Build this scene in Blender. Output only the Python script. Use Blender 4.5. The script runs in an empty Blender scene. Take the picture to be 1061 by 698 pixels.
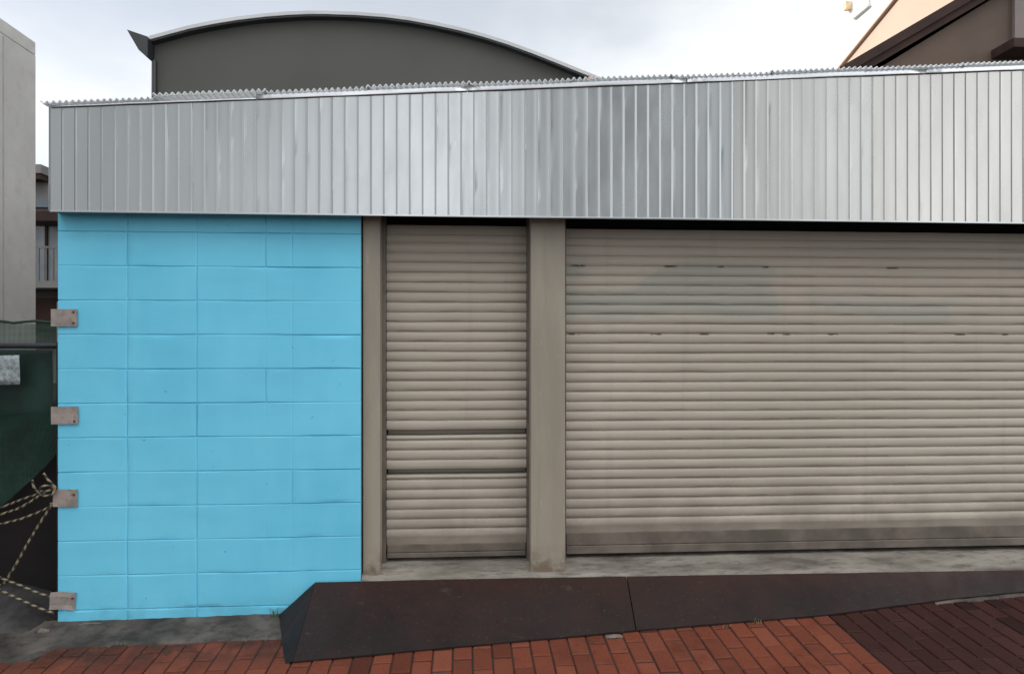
import bpy, bmesh, math, random
from mathutils import Vector, Matrix, noise as mnoise
R = math.radians
random.seed(7)
scene = bpy.context.scene
COL = scene.collection

# ------------------------------------------------------------------ helpers
class MB:
    """collects faces and links them as ONE mesh object"""
    def __init__(self):
        self.v = []; self.f = []; self.m = []
    def add(self, vs, fs, mi=0):
        b = len(self.v); self.v += [tuple(p) for p in vs]
        for f in fs:
            self.f.append(tuple(b + i for i in f)); self.m.append(mi)
    def box(self, x0, x1, y0, y1, z0, z1, mi=0):
        vs = [(x0,y0,z0),(x1,y0,z0),(x1,y1,z0),(x0,y1,z0),(x0,y0,z1),(x1,y0,z1),(x1,y1,z1),(x0,y1,z1)]
        self.add(vs, [(0,3,2,1),(4,5,6,7),(0,1,5,4),(1,2,6,5),(2,3,7,6),(3,0,4,7)], mi)
    def hexa(self, vs, mi=0):
        self.add(vs, [(0,3,2,1),(4,5,6,7),(0,1,5,4),(1,2,6,5),(2,3,7,6),(3,0,4,7)], mi)
    def prism_y(self, prof, y0, y1, mi=0):      # outline in (x,z), counter-clockwise seen from -y
        n = len(prof)
        vs = [(x,y0,z) for x,z in prof] + [(x,y1,z) for x,z in prof]
        fs = [tuple(range(n)), tuple(reversed(range(n,2*n)))]
        for i in range(n):
            j = (i+1) % n; fs.append((j, i, n+i, n+j))
        self.add(vs, fs, mi)
    def prism_x(self, prof, x0, x1, mi=0):      # outline in (y,z)
        n = len(prof)
        vs = [(x0,y,z) for y,z in prof] + [(x1,y,z) for y,z in prof]
        fs = [tuple(reversed(range(n))), tuple(range(n,2*n))]
        for i in range(n):
            j = (i+1) % n; fs.append((i, j, n+j, n+i))
        self.add(vs, fs, mi)
    def grid(self, nu, nv, fn, mi=0, flip=False):
        vs = [fn(i, j) for j in range(nv) for i in range(nu)]
        fs = []
        for j in range(nv-1):
            for i in range(nu-1):
                a = j*nu+i; q = (a, a+1, a+nu+1, a+nu)
                fs.append(q[::-1] if flip else q)
        self.add(vs, fs, mi)
    def tube(self, pts, r, n=8, stripe=None, taper=None):
        pts = [Vector(p) for p in pts]; rings = []
        up = Vector((0.3,0.2,1)).normalized()
        for i, p in enumerate(pts):
            t = (pts[min(i+1,len(pts)-1)] - pts[max(i-1,0)]).normalized()
            a = t.cross(up)
            if a.length < 1e-4: a = t.cross(Vector((1,0,0)))
            a.normalize(); b = t.cross(a)
            rr = r if taper is None else r*taper(i/(len(pts)-1))
            rings.append([p + a*rr*math.cos(2*math.pi*k/n) + b*rr*math.sin(2*math.pi*k/n) for k in range(n)])
        base = len(self.v)
        for rg in rings: self.v += [tuple(q) for q in rg]
        for i in range(len(pts)-1):
            for k in range(n):
                k2 = (k+1) % n
                self.f.append((base+i*n+k, base+i*n+k2, base+(i+1)*n+k2, base+(i+1)*n+k))
                self.m.append(0 if stripe is None else (1 if ((i*stripe + k) % n) < n//2 else 0))
        self.f.append(tuple(base+k for k in reversed(range(n)))); self.m.append(0)
        e = base+(len(pts)-1)*n
        self.f.append(tuple(e+k for k in range(n))); self.m.append(0)
    def build(self, name, mat, parent=None, smooth=None, bevel=0, fix=True):
        off = Vector((0,0,0))
        if parent is not None: off = world_loc(parent)
        me = bpy.data.meshes.new(name)
        me.from_pydata([tuple(Vector(p)-off) for p in self.v], [], self.f)
        mats = mat if isinstance(mat, (list, tuple)) else [mat]
        for m in mats: me.materials.append(m)
        for p, mi in zip(me.polygons, self.m): p.material_index = mi
        bm = bmesh.new(); bm.from_mesh(me)
        if fix: bmesh.ops.recalc_face_normals(bm, faces=bm.faces)
        if bevel:
            es = [e for e in bm.edges if len(e.link_faces)==2 and e.calc_face_angle(0) > 0.6]
            bmesh.ops.bevel(bm, geom=es, offset=bevel, segments=2, affect='EDGES', profile=0.6)
        bm.to_mesh(me); bm.free()
        if smooth is not None:
            for p in me.polygons: p.use_smooth = True
            me.set_sharp_from_angle(angle=R(smooth))
        me.update()
        o = bpy.data.objects.new(name, me); COL.objects.link(o)
        if parent is not None: o.parent = parent
        return o

def world_loc(o):
    v = Vector((0,0,0))
    while o is not None:
        v += Vector(o.location); o = o.parent
    return v
def tag(o, label, cat=None, group=None):
    o['label'] = label
    if cat: o['category'] = cat
    if group: o['group'] = group
    return o
def thing(name, label, cat, loc=(0,0,0), group=None):
    o = bpy.data.objects.new(name, None); o.location = loc; o.empty_display_size = 0.1
    COL.objects.link(o)
    return tag(o, label, cat, group)
def kind(o, k):
    o['kind'] = k; return o
def fb(x, y=0.0, z=0.0, oct_=3):
    return mnoise.fractal(Vector((x,y,z)), 1.0, 2.0, oct_)

# ------------------------------------------------------------------ materials
class NT:
    def __init__(self, name):
        self.mat = bpy.data.materials.new(name); self.mat.use_nodes = True
        self.t = self.mat.node_tree; self.t.nodes.clear()
        self.out = self.n('ShaderNodeOutputMaterial')
        self.b = self.n('ShaderNodeBsdfPrincipled'); self.l(self.b.outputs[0], self.out.inputs['Surface'])
        self.pos = self.n('ShaderNodeNewGeometry').outputs['Position']
    def n(self, t, **k):
        x = self.t.nodes.new(t)
        for a, b in k.items(): setattr(x, a, b)
        return x
    def l(self, a, b): self.t.links.new(a, b)
    def sset(self, sock, v):
        if hasattr(v, 'links') or isinstance(v, bpy.types.NodeSocket): self.l(v, sock)
        else: sock.default_value = v
    def map(self, scale=(1,1,1), loc=(0,0,0)):
        m = self.n('ShaderNodeMapping'); m.inputs['Scale'].default_value = scale; m.inputs['Location'].default_value = loc
        self.l(self.pos, m.inputs['Vector']); return m.outputs[0]
    def noise(self, scale=1, detail=5, rough=0.55, stretch=(1,1,1), loc=(0,0,0), dist=0.0):
        x = self.n('ShaderNodeTexNoise'); x.inputs['Scale'].default_value = scale
        x.inputs['Detail'].default_value = detail; x.inputs['Roughness'].default_value = rough
        x.inputs['Distortion'].default_value = dist
        self.l(self.map(stretch, loc), x.inputs['Vector']); return x.outputs['Fac']
    def ramp(self, fac, a, b, lo=0.0, hi=1.0):
        m = self.n('ShaderNodeMapRange', interpolation_type='SMOOTHSTEP')
        self.sset(m.inputs['Value'], fac)
        m.inputs['From Min'].default_value = a; m.inputs['From Max'].default_value = b
        m.inputs['To Min'].default_value = lo; m.inputs['To Max'].default_value = hi
        return m.outputs[0]
    def math(self, op, a, b=0.0, c=0.0):
        m = self.n('ShaderNodeMath', operation=op)
        self.sset(m.inputs[0], a); self.sset(m.inputs[1], b); self.sset(m.inputs[2], c); return m.outputs[0]
    def mix(self, fac, a, b, blend='MIX'):
        m = self.n('ShaderNodeMix', data_type='RGBA', blend_type=blend)
        self.sset(m.inputs[0], fac)
        for s, v in ((m.inputs[6], a), (m.inputs[7], b)):
            if isinstance(v, (tuple, list)): s.default_value = (*v[:3], 1)
            else: self.l(v, s)
        return m.outputs[2]
    def sep(self):
        s = self.n('ShaderNodeSeparateXYZ'); self.l(self.pos, s.inputs[0]); return s.outputs
    def island(self):
        return self.n('ShaderNodeNewGeometry').outputs['Random Per Island']
    def finish(self, color, rough=0.6, metal=0.0, bump=None, bstr=0.3, bdist=0.01, spec=0.5):
        for s, v in (('Base Color', color), ('Roughness', rough), ('Metallic', metal), ('Specular IOR Level', spec)):
            if isinstance(v, tuple): self.b.inputs[s].default_value = (*v[:3], 1)
            else: self.sset(self.b.inputs[s], v)
        if bump is not None:
            bp = self.n('ShaderNodeBump'); bp.inputs['Strength'].default_value = bstr; bp.inputs['Distance'].default_value = bdist
            self.l(bump, bp.inputs['Height']); self.l(bp.outputs[0], self.b.inputs['Normal'])
        return self.mat

def simple(name, c, rough=0.7, var=0.25, scale=4, metal=0.0, bstr=0.15, stretch=(1,1,1)):
    t = NT(name)
    f = t.noise(scale, 6, 0.6, stretch)
    d = tuple(x*(1-var) for x in c); h = tuple(min(1, x*(1+var)) for x in c)
    return t.finish(t.mix(t.ramp(f, .3, .7), d, h), rough, metal, t.noise(scale*20, 3), bstr, 0.004)

def m_blue():
    t = NT('blue_masonry_paint')
    big = t.noise(1.3, 4, .5, (1,1,.8)); brush = t.noise(9, 5, .6, (1.0,1,.25)); row = t.noise(5, 2, .5, (.25,1,1.4), (3,0,1))
    c = t.mix(t.ramp(big, .3, .7), (.112,.455,.635), (.142,.515,.695))
    c = t.mix(t.math('MULTIPLY', t.ramp(brush, .4, .75), .35), c, (.16,.53,.705))
    c = t.mix(t.math('MULTIPLY', t.ramp(row, .45, .7), .15), c, (.088,.36,.54))
    # grime splashed up from the ground and a few drip stains
    z = t.sep()[2]
    g = t.math('MULTIPLY', t.ramp(z, .22, .0), t.ramp(t.noise(7, 6, .65), .40, .68))
    c = t.mix(t.math('MULTIPLY', g, .25), c, (.06,.13,.14))
    sp = t.ramp(t.noise(26, 2, .5), .735, .76)
    c = t.mix(t.math('MULTIPLY', sp, .5), c, (.05,.16,.22))
    return t.finish(c, t.ramp(brush, .3, .7, .5, .68), 0, t.noise(110, 5, .65), .35, .003, .3)

def m_zinc(name, tint, seed, rough=.20):
    t = NT(name)
    st = t.noise(1.6, 4, .5, (1.0,1,.3), (seed,0,seed*.7)); sp = t.noise(5, 5, .6, (1,1,.35), (0,seed,0))
    c = t.mix(t.ramp(st, .3, .7), tuple(x*.93 for x in tint), tuple(min(1, x*1.05) for x in tint))
    c = t.mix(t.math('MULTIPLY', t.ramp(sp, .55, .75), .16), c, tuple(x*.75 for x in tint))
    ox = t.ramp(t.noise(11, 4, .65, (1,1,.2), (seed,3,0)), .66, .76)
    c = t.mix(t.math('MULTIPLY', ox, .22), c, (.62,.62,.61))
    return t.finish(c, t.ramp(sp, .3, .75, rough-.03, rough+.09), .92, t.noise(30, 3, .5, (1,1,.5), (seed,1,0)), .015, .002)

def m_shutter(name, big):
    t = NT(name)
    x, y, z = t.sep()
    c0 = t.mix(t.ramp(t.noise(1.1, 3, .5, (.6,1,.9)), .35, .65), (.298,.264,.216), (.34,.301,.25))
    c0 = t.mix(t.math('MULTIPLY', t.ramp(t.noise(4, 6, .6, (.25,1,1.6)), .45, .72), .4), c0, (.285,.248,.205))
    if big:   # grey-green patches where the shutter has been painted over
        p = t.math('MULTIPLY', t.ramp(t.noise(1.5, 3, .45, (.9,1,1.7), (1.3,0,.4), .6), .50, .57), t.math('MULTIPLY', t.ramp(z, 1.72, 1.80), t.ramp(z, 2.16, 2.08)))
        c0 = t.mix(t.math('MULTIPLY', p, .62), c0, (.225,.234,.20))
        p2 = t.math('MULTIPLY', t.ramp(t.noise(1.0, 3, .5, (.6,1,1.2), (7,0,2)), .48, .6), t.ramp(z, 1.75, 2.0))
        c0 = t.mix(t.math('MULTIPLY', p2, .5), c0, (.36,.29,.235))
    # dust lying along the ribs
    c0 = t.mix(t.math('MULTIPLY', t.ramp(t.noise(3, 5, .6, (.12,1,14)), .5, .72), .3), c0, (.43,.39,.33))
    c0 = t.mix(t.math('MULTIPLY', t.ramp(t.noise(2.2, 4, .6, (5,1,.2), (4,0,0)), .55, .75), .35), c0, (.25,.22,.185))
    # grime near the foot and rust where slat clips sit
    g = t.math('MULTIPLY', t.ramp(z, 1.1, .33), t.ramp(t.noise(6, 5, .6, (.5,1,.7)), .28, .7))
    c0 = t.mix(t.math('MULTIPLY', g, .7), c0, (.17,.145,.12))
    scr = t.ramp(t.noise(14, 5, .7, (.08,1,5), (9,0,3)), .66, .74)
    c0 = t.mix(t.math('MULTIPLY', scr, .35), c0, (.46,.42,.36))
    if big:
        edge = t.ramp(t.noise(38, 3, .65, (.6,1,1.2)), .34, .50)
        for zz, cs in ((2.0995, ((.69,.06),(1.28,.055),(1.60,.03),(1.89,.03),(2.735,.05),(4.2,.05))), (1.6755, ((1.93,.03),)), (1.6725, ((.665,.045),(1.186,.045),(1.496,.04),(2.031,.035),(2.336,.045),(3.191,.045),(3.5,.03),(4.6,.04)))):
            band = t.math('LESS_THAN', t.math('ABSOLUTE', t.math('SUBTRACT', z, zz)), .0065)
            acc = None
            for cx_, hw in cs:
                q = t.ramp(t.math('ABSOLUTE', t.math('SUBTRACT', x, cx_)), hw, hw*.5)
                acc = q if acc is None else t.math('MAXIMUM', acc, q)
            c0 = t.mix(t.math('MULTIPLY', t.math('MULTIPLY', band, acc), t.math('MULTIPLY', edge, .85)), c0, (.055,.034,.024))
    return t.finish(c0, .55, 0, t.noise(90, 3, .6), .08, .002, .35)

def m_pillar():
    t = NT('weathered_pillar_paint')
    c = t.mix(t.ramp(t.noise(2, 5, .6, (2.5,1,.5)), .35, .68), (.218,.192,.153), (.265,.235,.187))
    c = t.mix(t.math('MULTIPLY', t.ramp(t.noise(5, 5, .65, (4,1,.22), (2,0,0)), .52, .75), .5), c, (.20,.185,.13))
    c = t.mix(t.math('MULTIPLY', t.ramp(t.noise(16, 4, .7, (1.6,1,.3), (5,0,3)), .66, .72), .5), c, (.42,.40,.35))
    z = t.sep()[2]
    c = t.mix(t.math('MULTIPLY', t.ramp(z, .42, .26), t.ramp(t.noise(14, 5, .6), .35, .6)), c, (.14,.105,.075))
    return t.finish(c, .55, 0, t.noise(40, 4, .6), .1, .003, .4)

def m_concrete(name, c, var=.35, scale=3.0, stain=(.1,.09,.08), rough=.85, bstr=.35):
    t = NT(name)
    a = t.noise(scale, 7, .65); b = t.noise(scale*5, 5, .6, (1,1,1), (3,1,0)); f = t.noise(scale*60, 3, .6)
    col = t.mix(t.ramp(a, .3, .7), tuple(x*(1-var) for x in c), tuple(min(1,x*(1+var)) for x in c))
    col = t.mix(t.math('MULTIPLY', t.ramp(b, .5, .7), .6), col, stain)
    col = t.mix(t.math('MULTIPLY', t.ramp(f, .58, .7), .3), col, tuple(min(1,x*1.5) for x in c))
    return t.finish(col, rough, 0, t.noise(scale*25, 6, .65), bstr, .006, .3)

def m_bricks(name, base, dark, light):
    t = NT(name)
    i = t.island()
    c = t.mix(t.ramp(i, 0, 1), dark, base)
    w = t.n('ShaderNodeTexWhiteNoise', noise_dimensions='1D'); t.l(t.math('MULTIPLY', i, 91.7), w.inputs['W'])
    c = t.mix(t.ramp(w.outputs['Value'], .55, 1, 0, .75), c, light)
    c = t.mix(t.ramp(w.outputs['Value'], .07, .02, 0, .8), c, tuple(x*.45 for x in dark))
    big = t.noise(2.2, 6, .65); c = t.mix(t.math('MULTIPLY', t.ramp(big, .48, .7), .6), c, tuple(x*.5 for x in dark))
    sx, sy, sz_ = t.sep()
    dirt = t.math('MULTIPLY', t.math('MULTIPLY', t.ramp(sy, -.62, -.34), t.ramp(sx, -.5, -1.1)), t.ramp(t.noise(7, 6, .7, (1,1,1), (1,4,0)), .30, .62))
    c = t.mix(t.math('MULTIPLY', dirt, .85), c, (.030,.019,.015))
    sp = t.noise(70, 4, .7); c = t.mix(t.math('MULTIPLY', t.ramp(sp, .55, .7), .5), c, tuple(x*.4 for x in dark))
    gr = t.noise(160, 2, .5, (1,1,1), (2,5,1)); c = t.mix(t.math('MULTIPLY', t.ramp(gr, .62, .72), .35), c, tuple(min(1, x*2.0) for x in light))
    return t.finish(c, .8, 0, t.noise(120, 5, .7), .45, .004, .15)

def m_ramp():
    t = NT('worn_ramp_steel')
    x, y, z = t.sep()
    c = t.mix(t.ramp(t.noise(2.4, 6, .6), .35, .68), (.0115,.0070,.0064), (.0180,.0112,.0100))
    # brown rust where water lies along the top edge and in blotches
    e = t.math('ADD', t.ramp(z, .10, .215, 0, .55), t.math('MULTIPLY', t.ramp(t.noise(3.5, 7, .7, (1,1,1), (4,2,0)), .42, .7), .5))
    c = t.mix(e, c, (.029,.0115,.0085))
    c = t.mix(t.math('MULTIPLY', t.ramp(t.noise(55, 4, .7), .60, .72), .5), c, (.075,.060,.055))
    sc = t.ramp(t.noise(9, 6, .75, (.5,1,1), (6,6,0)), .63, .70)
    c = t.mix(t.math('MULTIPLY', sc, .3), c, (.085,.065,.055))
    return t.finish(c, t.ramp(t.noise(6, 5, .6),   .3, .7, .50, .68), 0, t.noise(50, 5, .65), .25, .004, .2)

BLUE = m_blue()
SHUT_S = m_shutter('small_shutter_paint', False); SHUT_L = m_shutter('large_shutter_paint', True)
BAR = simple('brown_bottom_bar', (.105,.086,.069), .5, .3, 5)
PILLAR = m_pillar()
ZT = [((.365,.382,.391), 1), ((.368,.385,.392), 2), ((.375,.39,.397), 3), ((.37,.385,.392), 4), ((.385,.382,.371), 5), ((.385,.375,.359), 6), ((.385,.375,.359), 7)]
ZINC = [m_zinc('galvanised_sheet', c, s*3.1) for c, s in ZT]
FLASH = m_zinc('flashing_zinc', (.68,.69,.72), 11.0, .32)
ROOFZ = simple('pale_roof_sheet', (.72,.74,.75), .5, .12, 3)
_t = ROOFZ.node_tree; _o = [n for n in _t.nodes if n.type == 'OUTPUT_MATERIAL'][0]; _b = [n for n in _t.nodes if n.type == 'BSDF_PRINCIPLED'][0]
_tl = _t.nodes.new('ShaderNodeBsdfTranslucent'); _tl.inputs[0].default_value = (.80,.82,.83,1); _m = _t.nodes.new('ShaderNodeMixShader'); _m.inputs[0].default_value = .5
_t.links.new(_b.outputs[0], _m.inputs[1]); _t.links.new(_tl.outputs[0], _m.inputs[2]); _t.links.new(_m.outputs[0], _o.inputs['Surface'])
def m_sill():
    t = NT('worn_sill_concrete')
    a = t.noise(4, 7, .65, (.35,1,2.2)); b = t.noise(9, 6, .65, (.3,1,3), (3,1,0)); f = t.noise(150, 3, .6)
    c = t.mix(t.ramp(a, .32, .68), (.10,.087,.072), (.225,.203,.172))
    c = t.mix(t.math('MULTIPLY', t.ramp(b, .5, .66), .75), c, (.07,.058,.046))
    c = t.mix(t.math('MULTIPLY', t.ramp(t.noise(5, 5, .6, (.3,1,1.5), (8,0,1)), .55, .7), .5), c, (.31,.29,.255))
    c = t.mix(t.math('MULTIPLY', t.ramp(t.noise(34, 4, .7, (.25,1,1.6), (1,2,3)), .52, .66), .55), c, (.06,.05,.04))
    c = t.mix(t.math('MULTIPLY', t.ramp(f, .58, .7), .3), c, (.06,.05,.04))
    return t.finish(c, .85, 0, t.noise(60, 6, .65, (.5,1,1)), .4, .006, .25)
SILL = m_sill()
GUTC = m_concrete('gutter_concrete', (.068,.057,.049), .7, 3.0, (.018,.014,.012))
PLAINC = m_concrete('neighbour_concrete', (.38,.372,.36), .10, 1.2, (.31,.30,.285), .8, .12)
GROUNDM = m_concrete('asphalt_ground', (.06,.058,.055), .3, 1.0, (.04,.038,.035))
BANKM = m_concrete('mortar_bank', (.040,.038,.038), .6, 5.0, (.03,.027,.025))
BRICK = m_bricks('red_paving_brick', (.150,.040,.0215), (.112,.032,.0185), (.172,.052,.030))
DBRICK = m_bricks('dark_paving_brick', (.038,.0130,.0105), (.031,.0112,.0092), (.043,.0165,.0135))
SAND = simple('joint_dirt', (.020,.014,.012), .95, .3, 12)
RAMP = m_ramp()
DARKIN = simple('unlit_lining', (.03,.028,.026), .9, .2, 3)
BLOCKG = m_concrete('grey_blockwork', (.16,.155,.15), .25, 2.0)
HALL = simple('hall_grey_cladding', (.058,.057,.052), .75, .06, .8, 0, .05)
TRIM = simple('hall_trim', (.42,.42,.42), .45, .1, 1, .3)
BLACKM = simple('black_gutter', (.018,.019,.022), .45, .2, 3)
SCREW = simple('rusted_screw', (.06,.03,.022), .6, .4, 60)
PLATE = m_concrete('bracket_steel', (.24,.205,.185), .25, 9.0, (.15,.10,.08), .5, .1)
BROWNW = simple('brown_render', (.090,.060,.045), .85, .14, .9)
BROWNB = simple('dark_verge_board', (.028,.011,.0075), .9, .3, 3)
PANELP = simple('grey_panel', (.17,.14,.13), .7, .1, 2)
PEACH = simple('peach_render', (.56,.41,.32), .85, .05, .3)
WHITEW = simple('white_render', (.82,.82,.80), .85, .03, .3)
ORANGE = simple('orange_paint', (.82,.60,.38), .6, .2, 4)
GREYH = simple('old_house_render', (.15,.145,.14), .85, .2, 1.5)
GLASS = simple('window_glass', (.10,.12,.14), .12, .15, 1.5, 0, .0)
RAILM = simple('rail_metal', (.12,.115,.11), .5, .2, 5)
POST = simple('dark_post_paint', (.012,.014,.020), .5, .3, 8)
SHEETW = simple('silver_sheet', (.22,.255,.265), .6, .45, 40, 0, .3)
TARP = simple('slate_tarpaulin', (.026,.034,.035), .6, .3, 3)
HEAP = simple('brown_cover', (.0045,.0026,.0022), .95, .4, 3)
ROPEY = simple('rope_pale_strand', (.20,.165,.10), .9, .3, 80)
ROPEB = simple('rope_black_strand', (.018,.017,.016), .85, .3, 80)
LEAF = simple('weed_leaf', (.06,.10,.035), .7, .4, 40)
DRYL = simple('dry_grass', (.20,.16,.075), .8, .35, 40)
CRUMB = m_concrete('mortar_crumb', (.14,.12,.105), .2, 20)

def m_net():
    t = NT('green_netting')
    c = t.mix(t.ramp(t.noise(5, 4, .6), .35, .65), (.004,.028,.020), (.009,.055,.038))
    t.finish(c, .7)
    tr = t.n('ShaderNodeBsdfTransparent'); mx = t.n('ShaderNodeMixShader')
    # woven mesh: fine threads with open cells between them
    x, y, z = t.sep()
    wx = t.math('SINE', t.math('MULTIPLY', x, 900)); wz = t.math('SINE', t.math('MULTIPLY', z, 900))
    th = t.math('MAXIMUM', t.math('GREATER_THAN', wx, .52), t.math('GREATER_THAN', wz, .52))
    t.l(th, mx.inputs[0]); t.l(tr.outputs[0], mx.inputs[1]); t.l(t.b.outputs[0], mx.inputs[2])
    t.l(mx.outputs[0], t.out.inputs['Surface'])
    return t.mat
NET = m_net()

# ------------------------------------------------------------------ ground
def clamp(v, a, b): return max(a, min(b, v))
def G(x, y):
    return .0147*(clamp(x, -4, 6)+2.35) + .07*clamp(y, -2.5, 0)

mb = MB()
xs = sorted(set([-400,-120,-40,-15,-8]+[i*.5 for i in range(-12,17)]+[12,25,60,150,400]))
ys = sorted(set([-400,-100,-30,-12,-6,-3,-2.6,-2.5]+[-2.5+i*.25 for i in range(11)]+[.5,2,6,15,40,120,400]))
mb.grid(len(xs), len(ys), lambda i,j: (xs[i], ys[j], G(xs[i],ys[j]) - .06 - (.12 if ys[j] <= -2.6 else 0)))
kind(mb.build('ground', GROUNDM, fix=False), 'structure')

def brick_field(x0, x1, ytop, ybot, mat, jitter, seed):
    rnd = random.Random(seed); mb = MB()
    W, L, J = .1025, .203, .0070
    n = int((x1-x0)/W); x0 = x1 - n*W
    for c in range(n):
        xa = x0 + c*W
        yy = ybot + (L/2 if c % 2 else 0)
        while True:
            yc = yy + L/2
            top = ytop(xa+W/2)
            if yy > top - .02: break
            ya, yb = yy+J*.85, min(yy+L-J*.85, top)
            dz = rnd.uniform(-jitter, jitter); tx = rnd.uniform(-1,1)*.014; ty = rnd.uniform(-1,1)*.008
            rot = rnd.uniform(-.008,.008); cx = xa+W/2; h = .006
            ex, ey = (W-J)/2, (yb-ya)/2; cy = (ya+yb)/2
            def pt(u, v, zoff):
                px = cx + u - v*rot; py = cy + v + u*rot
                return (px, py, G(cx,cy) + .07*v*1.0 + .0147*u + dz + tx*u + ty*v + zoff)
            b = .0045
            vs = [pt(-ex,-ey,-.03),pt(ex,-ey,-.03),pt(ex,ey,-.03),pt(-ex,ey,-.03),
                  pt(-ex,-ey,-b),pt(ex,-ey,-b),pt(ex,ey,-b),pt(-ex,ey,-b),
                  pt(-ex+b,-ey+b,0),pt(ex-b,-ey+b,0),pt(ex-b,ey-b,0),pt(-ex+b,ey-b,0)]
            mb.add(vs, [(0,1,5,4),(1,2,6,5),(2,3,7,6),(3,0,4,7),(4,5,9,8),(5,6,10,9),(6,7,11,10),(7,4,8,11),(8,9,10,11)])
            yy += L
    return mb
SEAM = 2.075
def ytopL(x):
    if x < -2.25: return -.40
    if x < -1.05: return -.275 + .012*math.sin(x*9)
    return -.05
kind(brick_field(-7.0, SEAM, ytopL, -2.5, BRICK, .0022, 3).build('pavement', BRICK, fix=False), 'structure')
kind(brick_field(SEAM, SEAM+.1025*59+.001, lambda x: -.05, -2.5, DBRICK, .0012, 5).build('driveway', DBRICK, fix=False), 'structure')
mb = MB()
gx = [-7+i*.25 for i in range(62)]; gy = [-2.5+i*.125 for i in range(21)]
mb.grid(len(gx), len(gy), lambda i,j: (gx[i], gy[j], G(gx[i],gy[j])-.0075))
kind(mb.build('paving_bed', SAND, fix=False), 'structure')
mb = MB(); mb.box(-14, 14, -2.64, -2.503, -.45, -.135)
kind(mb.build('kerb', GUTC, bevel=.015), 'structure')

# concrete gutter strip along the foot of the blue wall
mb = MB()
nx, ny = 150, 16
def gut(i, j):
    x = -4.45 + i*(3.75/(nx-1)); v = j/(ny-1)
    edge = -.43 if x < -2.3 else (-.43 + (x+2.3)/.12*.14 if x < -2.18 else -.29)
    edge += .012*fb(x*6, 3)
    y = edge + (.02-edge)*v
    z = G(x, y) + .004 + .006*fb(x*3, y*6, 1) + .004*fb(x*14, y*14, 2) + .012*(v**3)
    if j == 0: z -= .02
    return (x, y, z)
mb.grid(nx, ny, gut)
kind(mb.build('gutter', GUTC, smooth=40, fix=False), 'structure')

# ------------------------------------------------------------------ GARAGE
gar = thing('garage', 'low roller shutter garage with bright blue block wall and corrugated zinc fascia', 'garage', (.5, 0, 0))
XL, XR = -2.348, 6.2
def ztop(x): return 2.935 + .0629*(x+2.332)

# painted block wall: real blocks with shallow recessed joints
vj = [-1.963, -1.573, -1.181, -1.028]
hj = [.079+.198*k for k in range(12)]
vx0, vx1 = XL, -.629
def fine(lo, hi, joints, step, half):
    s = {lo, hi}
    n = int((hi-lo)/step)
    for k in range(1, n): s.add(round(lo+(hi-lo)*k/n, 5))
    for j in joints:
        s = {v for v in s if abs(v-j) > half*1.8 or v in (lo, hi)}
        s |= {j-half*1.25, j-half*.85, j-half*.4, j, j+half*.4, j+half*.85, j+half*1.25}
    return sorted(s)
wx = fine(vx0, vx1, vj, .028, .0056); wz = fine(-.005, 2.52, hj, .022, .0052)
rj = random.Random(12)
vs_ = {}; hs_ = {}
special = {-1.181: {11:1, 12:1, 7:.7, 10:.12}, -1.028: {12:.35, 11:.45, 9:.25, 8:.3, 6:.2, 5:.15, 4:.6, 2:.1, 3:.08}}
def row_of(z): return int(math.floor((z-.079)/.198))+1
def vstrength(j, z):
    r = row_of(z)
    if j in special: return special[j].get(r, .05)
    key = (j, r)
    if key not in vs_: vs_[key] = rj.choice([.6,.8,.9,1]) if j == -1.573 else rj.choice([.8,.9,1,1])
    return vs_[key]
def wall_y(x, z):
    y = .0011*fb(x*2.2, z*2.2, 4) + .0007*fb(x*9, z*9, 9)
    d = 0
    for k, h in enumerate(hj):
        a = abs(z-h - .0009*fb(x*3, k, 2))
        if a < .0044:
            s = clamp(.62 + 1.3*fb(x*1.6+k*7.3, k*3.1, 5, 2), .12, 1.15)
            if k in (0, 11): s = max(s, .8)
            d = max(d, s*(1-(a/.0044)**2))
    for j in vj:
        a = abs(x-j - .0008*fb(z*3, j, 2))
        if a < .0050:
            s = vstrength(j, z)*clamp(.85+.5*fb(z*3, j*9, 8, 2), .3, 1.1)
            d = max(d, s*(1-(a/.0050)**2))
    return y + .0078*d
mb = MB()
mb.grid(len(wx), len(wz), lambda i,j: (wx[i], wall_y(wx[i], wz[j]), wz[j] + (G(wx[i],0)+.026 if j == 0 else 0)))
wall = mb.build('block_wall', BLUE, gar, smooth=50, fix=False)
mb = MB(); mb.box(XL, vx1, .012, .15, -.06, 2.52)
wc = mb.build('wall_core', BLOCKG, wall)

mb = MB(); mb.box(XL, XL+.12, .152, 5.9, -.06, 2.93); mb.build('side_wall', BLOCKG, gar)
mb = MB(); mb.box(XR-.12, XR, .152, 5.9, -.06, 3.40); mb.build('side_wall', BLOCKG, gar)
mb = MB(); mb.box(XL+.122, XR-.122, 5.78, 5.9, -.06, 2.92); mb.build('rear_wall', BLOCKG, gar)
# dark lintel box behind the fascia where the shutters roll up
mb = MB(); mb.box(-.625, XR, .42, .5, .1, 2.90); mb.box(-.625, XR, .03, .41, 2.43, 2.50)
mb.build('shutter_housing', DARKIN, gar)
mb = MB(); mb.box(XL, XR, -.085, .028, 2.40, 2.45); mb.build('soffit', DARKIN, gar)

# pillars
def pillar(x0, x1, y0):
    mb = MB(); mb.box(x0, x1, y0, .30, .16, 2.398)
    p = mb.build('pillar', PILLAR, gar, bevel=.006)
    return p
p1 = pillar(-.622, -.521, .028)
p2 = pillar(.379, .589, .020)
tag(p1, 'narrow pillar beside the blue wall'); tag(p2, 'wide pillar between the two shutters')

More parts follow.
